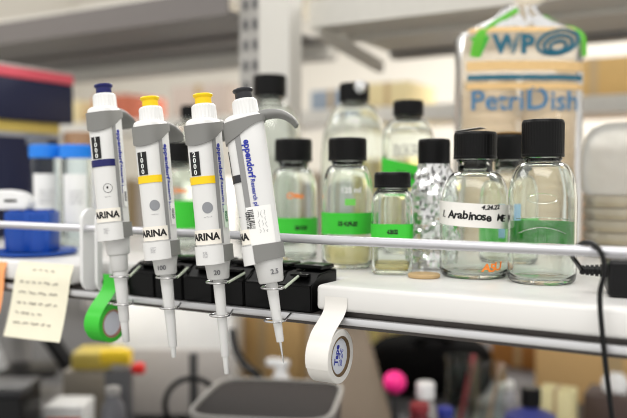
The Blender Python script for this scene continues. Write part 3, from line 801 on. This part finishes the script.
# navy boxes
navy_b = mat('box_navy', (.10, .12, .24), .5); p0 = atD(0, 180, .95)
X1 = -1.07
def frz(label, z0, z1, y0, y1, lidm, lidh, x1, lid2=None):
    t = thing('storage_box', label, 'box', ((x1-.09), (y0+y1)/2, z0))
    hx = .09; hy = (y1-y0)/2; h = z1-z0
    obj('box_body', bx(-hx, hx, -hy, hy, 0, h-lidh, .003), navy_b, t)
    obj('lid', bx(-hx-.001, hx+.001, -hy-.001, hy+.001, h-lidh+.0002, h, .003), lidm, t)
    return t, h, hx, hy, lidh
ZS = Z0
dd = 1.05
t, h, hx, hy, lh = frz('navy storage box with a yellow lid, lower one of the stack at left', Z0+.0003, Z0+.198, .12, .35, mat('lid_yellowish', (.86, .76, .40), .5), .020, X1-.012)
obj('lid_band', bx(-hx-.0015, hx+.0015, -hy-.0015, hy+.0015, h-.0275, h-.0200), mat('lid_pale', (.66, .66, .68), .5), t)
obj('latch', bx(hx+.0005, hx+.0035, hy*.35, hy*.75, h-.040, h-.022, .001), mat('latch_gray', (.5, .52, .56), .5), t)
t, h, hx, hy, lh = frz('navy storage box with a pinkish red lid, top of the stack at left', Z0+.1983, Z0+.286, .12, .373, mat('lid_red', (.88, .36, .42), .4), .018, X1)
obj('lid_rim', bx(-hx-.002, hx+.002, -hy-.002, hy+.002, h+.0002, h+.004, .0015), mat('lid_clearish', (.80, .76, .74), .4), t)
p = atD(80, 148, 1.30)
t = thing('plastic_bottle', 'pale bottle with a light brown cap behind the leftmost pipette', 'bottle', (p.x, p.y, Z0))
obj('bottle_body', lathe([(0, 0), (.035, 0), (.036, .003), (.036, .125), (.026, .142), (.022, .146), (0, .146)], 32), mat('bottle_pale', (.86, .87, .88), .4), t)
obj('cap', lathe([(0, .1462), (.027, .1462), (.027, .176), (.025, .178), (0, .178)], 32), mat('amber_brown', (.66, .52, .40), .5), t)

# ------------------------------------------------------------------ shelving behind
rackm = mat('rack_paint', (.82, .81, .78), .45, noise=.02); shm = mat('upper_shelf_paint', (.50, .49, .48), .5, noise=.03); lsh = mat('light_shelf', (.80, .79, .76), .5)
pp = atD(297, 50, 1.34); Yp = pp.y
t = thing('shelf_upright', 'grey slotted steel upright rising from the shelf behind the large bottle', 'upright', (pp.x, .47, Z0))
obj('post', bx(-.030, .030, 0, .040, 0, .75), rackm, t)
pl = bmesh.new()
obj('slot_strip', bx(-.075, -.0305, .006, .034, 0, .75), mat('strip_gray', (.66, .65, .63), .5), t)
for k in range(9):
    z = .215+k*.035
    for dx in (-.066, -.047):
        obj('slot', bx(dx, dx+.009, .0045, .0058, z, z+.017), mat('slot_dark', (.33, .33, .34), .6), t)
us = thing('upper_shelf', 'dark grey steel shelf overhead at the upper left, seen from below', 'shelf', (0, 0, 0))
ZU = CAM.z+.286
XM = pp.x-.078
obj('shelf_panel', bx(-2.6, XM, .45, .80, ZU, ZU+.004), shm, us)
obj('front_lip', bx(-2.6, XM, .446, .450, ZU-.004, ZU+.040), mat('lip_dark', (.44, .42, .41), .5), us)
obj('back_beam', bx(-2.6, XM, .802, .84, ZU-.030, ZU+.020), rackm, us)
obj('stiffener', bx(-2.6, XM, .62, .645, ZU-.008, ZU-.0003), mat('lip_dark', (.44, .42, .41), .5), us)
us = thing('upper_shelf', 'light grey steel shelf overhead at the upper right with a sloping bracket', 'shelf', (0, 0, 0))
ZV = CAM.z+.268; XN = pp.x+.034
lun = mat('light_underside', (.80, .79, .76), .5, noise=.02)
obj('shelf_panel', bx(XN, 1.6, .535, .86, ZV, ZV+.004), lun, us)
obj('front_lip', bx(XN, 1.6, .530, .5345, ZV-.006, ZV+.040), lsh, us)
obj('back_beam', bx(XN, 1.6, .862, .90, ZV-.012, ZV+.020), shm, us)
obj('stiffener', bx(XN, 1.6, .66, .68, ZV-.009, ZV-.0003), lun, us)
bm = bmesh.new(); pr = [(.536, ZV-.0005), (.556, ZV-.0005), (.80, ZV-.028), (.80, ZV-.050), (.536, ZV-.020)]
rings(bm, [[Vector((xx, y, z)) for y, z in pr] for xx in (XN+.002, XN+.016)], cap0=True, cap1=True); obj('bracket', bm, lsh, us)
# far rack with two pale shelves
os_ = thing('far_rack', 'long pale rack with two shelves of cartons further back behind the upright', 'rack', (0, 0, 0))
ZF = CAM.z+.150
for k in range(2):
    zz = ZF+.34*k
    obj('shelf_panel', bx(-3.2, 1.6, 1.05, 1.40, zz, zz+.012), lsh, os_)
    obj('front_lip', bx(-3.2, 1.6, 1.04, 1.0495, zz-.012, zz+.024), mat('far_lip', (.92, .91, .88), .5), os_)
for x in (-3.15, 1.55): obj('leg', bx(x, x+.04, 1.402, 1.44, .90, ZF+.40), rackm, os_)
FARC = [((.80, .66, .42), 'tan'), ((.90, .88, .84), 'white'), ((.72, .40, .30), 'reddish'), ((.86, .80, .62), 'cream'), ((.55, .60, .66), 'grey blue'), ((.78, .72, .68), 'beige')]
def cbox(label, x0, x1, y0, y1, z0, h, col, name='carton', cat='box', group=None):
    t = thing(name, label, cat, ((x0+x1)/2, (y0+y1)/2, z0), 0, group); hx, hy = (x1-x0)/2, (y1-y0)/2
    m = mat('carton_%02x%02x%02x' % tuple(int(255*c) for c in col), col, .7, noise=.06)
    obj('carton_body', bx(-hx, hx, -hy, hy, 0, h, .002), m, t)
    obj('packing_tape', bx(-hx*.12, hx*.12, -hy-.0006, hy+.0006, h*.0+.004, h+.0006), mat('packing_tape', (.74, .64, .48), .4), t)
    return t
for px, w, h, i, lb_ in ((20, .16, .10, 5, 'beige carton on the far shelf above the navy boxes'), (88, .10, .09, 3, 'cream carton on the far shelf behind the leftmost pipette top'),
                    (128, .14, .10, 2, 'reddish carton on the far shelf above the leftmost yellow button'), (215, .20, .11, 5, 'wide beige carton on the far shelf left of the upright'),
                    (345, .12, .07, 4, 'grey blue carton on the far shelf above the large bottle cap'), (400, .12, .08, 3, 'cream carton on the far shelf above the square bottle'), (600, .16, .10, 0, 'tan carton on the far shelf right of the dish bag')):
    P = atY(px, 80, 1.2); cbox(lb_, P.x-w/2, P.x+w/2, 1.12, 1.30, ZF+.0125, h, FARC[i][0])
# things on the bench far side seen between shelf levels
for px, w, z0, h, col, lb_ in ((330, .30, .90, .52, (.86, .87, .90), 'tall pale carton standing behind the tall round bottle'), (398, .16, .90, .56, (.90, .84, .55), 'pale yellow carton standing behind the square shouldered bottle'), (600, .22, .90, .58, (.80, .68, .58), 'light brown carton behind the hazy tub at right'),
                               (150, .5, .90, .50, (.90, .88, .86), 'wide beige carton behind the two leftmost pipettes'), (450, .14, .90, .50, (.78, .70, .62), 'narrow tan carton left of the dish bag')):
    P = atY(px, 150, 1.55); cbox(lb_, P.x-w/2, P.x+w/2, 1.45, 1.75, z0+.0005, h, col)

# ------------------------------------------------------------------ bench clutter under the shelf
ZW = .9005
def on_bench(px, d): P = atD(px, 300, d); return Vector((P.x, P.y, ZW))
def hz_at(py, d): return CAM.z+(180-py)*d/FPX-ZW
gm = mat('equip_gray', (.64, .63, .62), .5); lgm = mat('equip_light', (.93, .93, .92), .4)
# white bench device
d = 1.55; p = on_bench(172, d)
t = thing('bench_device', 'white boxy bench instrument below the black racks', 'instrument', p, YAW)
bw_ = 62*d/FPX; hh = hz_at(300, d)
obj('housing', bx(-bw_, bw_, 0, .22, .012, hh, .012, 3), lgm, t); obj('lower_panel', bx(-bw_*.95, bw_*.95, -.004, .0, .016, hh*.60, .001), mat('panel_gray', (.74, .72, .70), .5), t)
for sx in (-1, 1):
    for sy in (.03, .19): obj('foot', lathe([(0, 0), (.012, 0), (.012, .012), (0, .012)], 16, T=Matrix.Translation((sx*bw_*.8, sy, 0))), black, t)
d = 1.75
p = on_bench(262, d); cbox('tan cardboard box on the bench between the white instrument and the hanging white tape', p.x-.10, p.x+.10, p.y, p.y+.2, ZW, hz_at(316, d), (.80, .66, .44))
# black ring stand loop
d = 1.35; p = on_bench(192, d)
t = thing('ring_stand', 'dark ring clamped on a stand in front of the white instrument', 'stand', p, YAW)
obj('base', bx(-.05, .05, -.03, .03, 0, .012, .002), black, t)
bm = bmesh.new(); tube(bm, [Vector((0, .012, .012)), Vector((0, .012, hz_at(355, d)))], .008, 12); obj('rod', bm, mat('rod_dark', (.3, .3, .3), .4), t)
zc = hz_at(405, d); bm = bmesh.new(); tube(bm, [Vector((.048*math.cos(2*PI*k/40), -.006, zc+.048*math.sin(2*PI*k/40))) for k in range(40)], .005, 10, closed=True); obj('clamp_ring', bm, black, t)
# grey open bin
d = 1.12; p = on_bench(270, d); hh = hz_at(403, d); w = 70*d/FPX
t = thing('storage_bin', 'dark grey bin with a pale rim at the bottom below the pipettes', 'bin', p, D(22))
obj('bin_wall', lathe([(w*.9, 0, 0, 6), (w*.98, hh, 0, 6), (w*.94, hh, 0, 6), (w*.86, .006, 0, 6)], 64, closed=True), mat('bin_gray', (.30, .28, .27), .6), t)
obj('bin_cover', lathe([(0, hh+.0005, 0, 6), (w*.93, hh+.0005, 0, 6), (w*.93, hh+.0035, 0, 6), (0, hh+.0035, 0, 6)], 64), mat('bin_cover_gray', (.20, .185, .18), .75, spec=.2), t)
obj('rim', lathe([(w*.945, hh+.0002, 0, 6), (w*1.0, hh+.0002, 0, 6), (w*1.0, hh+.008, 0, 6), (w*.945, hh+.008, 0, 6)], 64, closed=True), mat('bin_rim', (.60, .59, .57), .5), t)
# taupe bag/panel
d = 1.5; p = on_bench(350, d)
t = thing('paper_bag', 'tall taupe paper bag leaning behind the hanging white tape', 'bag', p, YAW)
bm = bmesh.new(); R = []; H_ = hz_at(318, d)
for k in range(9):
    f = k/8; w0 = -.085; w1 = .090-.060*f; dp = .05*(1-.5*f)
    R.append([Vector((((w0+w1)/2)+(w1-w0)/2*math.copysign(abs(math.cos(a))**.4, math.cos(a)), .03+dp*math.copysign(abs(math.sin(a))**.5, math.sin(a))+.03*f, H_*f)) for a in [2*PI*j/32 for j in range(32)]])
rings(bm, R, cap0=True, cap1=True); obj('bag_body', bm, mat('bag_taupe', (.62, .56, .49), .7), t)
obj('fold', bx(-.080, .026, -.004, .0, H_*.93, H_*.97, .001), mat('bag_taupe_fold', (.54, .48, .42), .7), t)
# black cushion-like bag
d = 1.78; p = on_bench(430, d); hb = hz_at(333, d)
bm = bmesh.new(); bmesh.ops.create_uvsphere(bm, u_segments=40, v_segments=24, radius=1)
for v in bm.verts:
    c_ = v.co; v.co = Vector((math.copysign(abs(c_.x)**.8, c_.x)*.145, math.copysign(abs(c_.y)**.8, c_.y)*.10, hb/2+.0+math.copysign(abs(c_.z)**.7, c_.z)*hb/2))
t = thing('black_pouch', 'large rounded black pouch on the bench beyond the pink ball', 'pouch', p, YAW); obj('pouch_body', bm, mat('pouch_black', (.02, .02, .02), .8, spec=.1), t)
bm = bmesh.new(); tube(bm, smooth_path([(-.05, -.05, hb*.93), (0, -.07, hb*1.02), (.05, -.05, hb*.93)], 6), .006, 8); obj('handle', bm, mat('pouch_black', (.02, .02, .02), .8, spec=.1), t)
# pink ball
d = 1.3; p = on_bench(395, d); r = 12*d/FPX; zc = hz_at(383, d)
t = thing('pipette_bulb', 'bright pink rubber bulb on a stand beside the taupe bag', 'bulb', p)
obj('bulb', lathe([(0, zc-r), (r*.5, zc-r*.86), (r*.87, zc-r*.5), (r, zc), (r*.87, zc+r*.5), (r*.5, zc+r*.86), (0, zc+r)], 32), mat('bulb_pink', (.98, .16, .55), .45), t)
obj('stem', lathe([(0, 0), (.020, 0), (.020, .004), (.006, .008), (.006, zc-r*.9), (0, zc-r*.9)], 20), mat('stem_dark', (.2, .2, .2), .5), t)
# white capped small flask
def small_bottle(px, py_top, d, R, bodym, capm, label, caph=.016, capr=.6, cat='bottle', shoulder=.75):
    p = on_bench(px, d); H = hz_at(py_top, d); hb = H-caph
    t = thing('small_bottle', label, cat, p)
    obj('bottle_body', lathe([(0, 0), (R*.95, 0), (R, .003), (R, hb*shoulder), (R*.9, hb*(shoulder+.12)), (R*capr*.8, hb*.97), (R*capr*.8, hb), (0, hb)], 32), bodym, t)
    obj('cap', lathe([(0, hb+.0003), (R*capr, hb+.0003), (R*capr, H-.002), (R*capr*.9, H), (0, H)], 28), capm, t)
    return t
small_bottle(426, 383, 1.3, .020, gm, white_pl, 'grey bottle with a domed white cap right of the pink bulb', .026, .8)
small_bottle(532, 388, 1.25, .045, mat('bottle_blue', (.22, .24, .50), .4), black, 'squat blue bottle with a black cap at the bottom right', .030, .36)
small_bottle(420, 404, 1.2, .022, mat('bottle_crimson', (.42, .10, .13), .5), mat('cap_crimson', (.48, .12, .15), .5), 'dark red bottle at the bottom beneath the white capped one', .014, .7)
small_bottle(446, 408, 1.2, .016, mat('bottle_blue', (.22, .24, .50), .4), mat('cap_blue', (.12, .16, .50), .5), 'narrow dark blue bottle at the bottom next to the glass jars', .014, .8)
small_bottle(508, 382, 1.45, .022, mat('bottle_silver', (.70, .70, .74), .3), white_pl, 'silvery bottle with a white cap behind the squat blue bottle', .014, .6)
p = on_bench(556, 1.35); cbox('pale yellow small box behind the squat blue bottle', p.x-.03, p.x+.03, p.y, p.y+.05, ZW, hz_at(392, 1.35), (.90, .86, .66))
for px, py, d, r, lb_ in ((462, 358, 1.45, .030, 'clear glass beaker at the bottom, left of the pair'), (488, 366, 1.4, .034, 'clear glass beaker at the bottom, right of the pair')):
    p = on_bench(px, d); H = hz_at(py, d)
    t = thing('glass_beaker', lb_, 'beaker', p)
    obj('beaker_wall', lathe([(0, 0), (r*.95, 0), (r, .004), (r, H-.004), (r+.003, H), (r+.001, H), (r-.002, H-.006), (r-.002, .006), (0, .004)], 40), glass_far, t)
    bm = bmesh.new(); tube(bm, [Vector((-.008, 0, .008)), Vector((r*.8, 0, H*1.05))], .004, 8)
    obj('stirrer', bm, mat('stirrer_red', (.70, .30, .32), .5) if px < 470 else mat('stirrer_tan', (.72, .62, .54), .5), t)
# cardboard boxes on the right
d = 1.72
p = on_bench(523, d+.27); cbox('brown cardboard box on the bench under the white labelled bottle', p.x-.085, p.x+.06, p.y, p.y+.12, ZW, hz_at(325, d+.2), (.66, .45, .22))
d = 1.68; p = on_bench(600, d); cbox('light tan cardboard box on the bench under the power adapter', p.x-.135, p.x+.2, p.y-.02, p.y+.18, ZW, hz_at(325, d), (.84, .69, .47))
# white crumpled wipe and red cable
p = on_bench(617, 1.4); bm = bmesh.new(); bmesh.ops.create_icosphere(bm, subdivisions=3, radius=.024)
rn = random.Random(4)
hw = hz_at(386, 1.4)
for v in bm.verts: v.co *= 1+rn.uniform(-.18, .12)
t = thing('wipe_dispenser', 'white crumpled wipe standing up from a small dark box at the right edge', 'wipe box', p)
obj('tissue', remap(bm, lambda c: c+Vector((0, 0, hw))), white_pl, t); obj('dispenser_box', bx(-.05, .05, -.04, .04, 0, hw-.012, .003), mat('dispenser', (.32, .26, .24), .6), t)
bm = bmesh.new(); tube(bm, smooth_path([on_bench(570, 1.2)+Vector((0, 0, .006)), on_bench(585, 1.3)+Vector((0, 0, .04)), on_bench(596, 1.36)+Vector((0, -.03, .055)), on_bench(610, 1.28)+Vector((0, -.02, .03)), on_bench(640, 1.2)+Vector((0, 0, .008))], 8), .006, 8)
tag(obj('red_cable', bm, mat('cable_red', (.62, .14, .16), .5)), 'dark red cable curving over the bench at the bottom right', 'cable')
# black lead behind third pipette tip
bm = bmesh.new(); tube(bm, smooth_path([atD(232, 330, 1.42), atD(236, 350, 1.40), atD(246, 366, 1.38), atD(262, 384, 1.36), on_bench(285, 1.34)+Vector((0, 0, .006)), on_bench(320, 1.30)+Vector((0, 0, .006))], 8), .008, 8)
tag(obj('black_cable', bm, black), 'thick black cable dropping behind the third pipette tip', 'cable')
p = on_bench(262, 1.40)+Vector((.01, .05, 0)); t = thing('spray_bottle', 'white spray bottle with a blue label behind the rightmost pipette tip', 'bottle', p)
H = hz_at(362, 1.42); obj('bottle_body', lathe([(0, 0), (.028, 0), (.030, .004), (.030, H*.6), (.012, H*.85), (.012, H*.9), (0, H*.9)], 32), white_pl, t)
obj('spray_head', bx(-.03, .015, -.01, .01, H*.9, H, .004), white_pl, t)
obj('bottle_label', lathe([(.0303, H*.2), (.0308, H*.2), (.0308, H*.5), (.0303, H*.5)], 32, closed=True), mat('label_blue', (.35, .45, .75), .5), t)
# left clutter: grey machine, yellow tool, red knob
d = 1.62; p = on_bench(25, d)
t = thing('microscope', 'grey bench microscope under the cream note at the lower left', 'microscope', p, YAW+D(10))
obj('foot', bx(-.10, .08, -.06, .10, 0, .03, .008, 3), gm, t)
bm = bmesh.new(); tube(bm, smooth_path([(-.02, .07, .03), (-.03, .08, .12), (-.02, .05, .20), (.02, 0, .23)], 6), .024, 14); obj('arm', bm, mat('scope_gray', (.68, .67, .66), .5), t)
bm = bmesh.new(); tube(bm, [Vector((.10, -.05, .10)), Vector((.00, -.03, .25))], .017, 16); obj('eyepiece_tube', bm, black, t)
bm = bmesh.new(); tube(bm, [Vector((-.05, -.03, .10)), Vector((-.09, -.04, .22))], .02, 16); obj('body_tube', bm, mat('scope_light', (.76, .76, .76), .4), t)
obj('stage', bx(-.08, .07, -.06, .06, .085, .095, .003), black, t)
bm = bmesh.new(); tube(bm, [Vector((-.055, .01, .03)), Vector((-.055, .01, .085))], .012, 12); obj('stage_post', bm, gm, t)
d = 1.40; p = on_bench(85, d)
t = thing('block_heater', 'beige and yellow bench unit left of the white instrument', 'instrument', p, YAW)
h1 = hz_at(372, d); h2 = hz_at(354, d)
obj('base_unit', bx(-.045, .060, 0, .085, 0, h1, .006), mat('unit_taupe', (.55, .52, .47), .5), t); obj('top_cover', bx(-.03, .057, .004, .08, h1+.0005, h2, .006), mat('unit_yellow', (.72, .64, .28), .5), t)
d = 1.355; p = on_bench(118, d)
t = thing('clamp_stand', 'dark grey stand with a yellow grip and a red knob before the white instrument', 'stand', p, YAW)
obj('column', bx(-.022, .022, -.016, .016, 0, hz_at(370, d), .003), mat('stand_gray', (.36, .36, .37), .5), t)
H = hz_at(357, d); bm = bmesh.new(); tube(bm, [Vector((-.030, 0, H)), Vector((.022, 0, H))], [.013, .015], 16); obj('grip', bm, mat('grip_yellow', (.92, .78, .10), .5), t)
obj('grip_post', bx(-.01, .01, -.008, .008, hz_at(370, d), H-.012), gm, t)
H = hz_at(369, d); bm = bmesh.new(); tube(bm, [Vector((.0225, 0, H)), Vector((.030, 0, H)), Vector((.046, 0, H))], [.005, .011, .010], 14); obj('red_knob', bm, mat('knob_red', (.85, .14, .12), .5), t)
p = on_bench(75, 1.3); H = hz_at(401, 1.3); t = thing('instrument_tray', 'white shallow tray with orange contents at the bottom left', 'tray', p, YAW)
obj('tray_body', bx(-.042, .024, -.04, .03, 0, H, .004), lgm, t); obj('front_panel', bx(-.038, .020, -.0425, -.0403, .005, H-.018, .001), mat('panel_orange', (.85, .36, .10), .6), t)
p = on_bench(112, 1.24); small = small_bottle(112, 388, 1.24, .020, mat('bottle_smoke', (.45, .45, .47), .3), gm, 'grey bottle at the bottom left below the green tape roll', .012, .6)
p = on_bench(10, 1.22); H = hz_at(392, 1.22); t = thing('black_box', 'black box at the bottom left corner in front of the microscope', 'box', p, YAW); obj('box_body', bx(-.06, .03, -.04, .05, 0, H, .004), black, t); obj('box_lid', bx(-.062, .032, -.042, .052, H+.0003, H+.012, .003), mat('box_lid_dark', (.18, .18, .19), .4), t)

# ------------------------------------------------------------------ light
w = bpy.data.worlds.new('world'); sc.world = w; w.use_nodes = True
bg = w.node_tree.nodes['Background']; bg.inputs[0].default_value = (1.0, .985, .955, 1); bg.inputs[1].default_value = 1.0
def lamp(name, loc, sx, sy, power, col=(1, .97, .93)):
    l = bpy.data.lights.new(name, 'AREA'); l.shape = 'RECTANGLE'; l.size = sx; l.size_y = sy; l.energy = power; l.color = col
    o = bpy.data.objects.new(name, l); COL.objects.link(o); o.location = loc; return o
lamp('ceiling_lamp', (.1, -1.0, 2.75), 1.8, 1.0, 20)
lamp('ceiling_lamp', (-.6, 2.2, 2.75), 2.4, 1.2, 120)
lamp('ceiling_lamp', (-2.4, -.4, 2.75), 1.2, 1.2, 22)

lamp('added_bench_fill', (-.3, .44, Z0-.05), 2.4, .10, 4.2)  # added fill light, unseen under the shelf, brightens the bench clutter

sc.view_settings.view_transform = 'Standard'; sc.view_settings.look = 'None'; sc.view_settings.gamma = 1; sc.view_settings.use_curve_mapping = False
sc.view_settings.exposure = 0.04
sc.cycles.max_bounces = 24; sc.cycles.transmission_bounces = 24; sc.cycles.transparent_max_bounces = 24
sc.cycles.use_denoising = True; sc.cycles.filter_width = 1.05
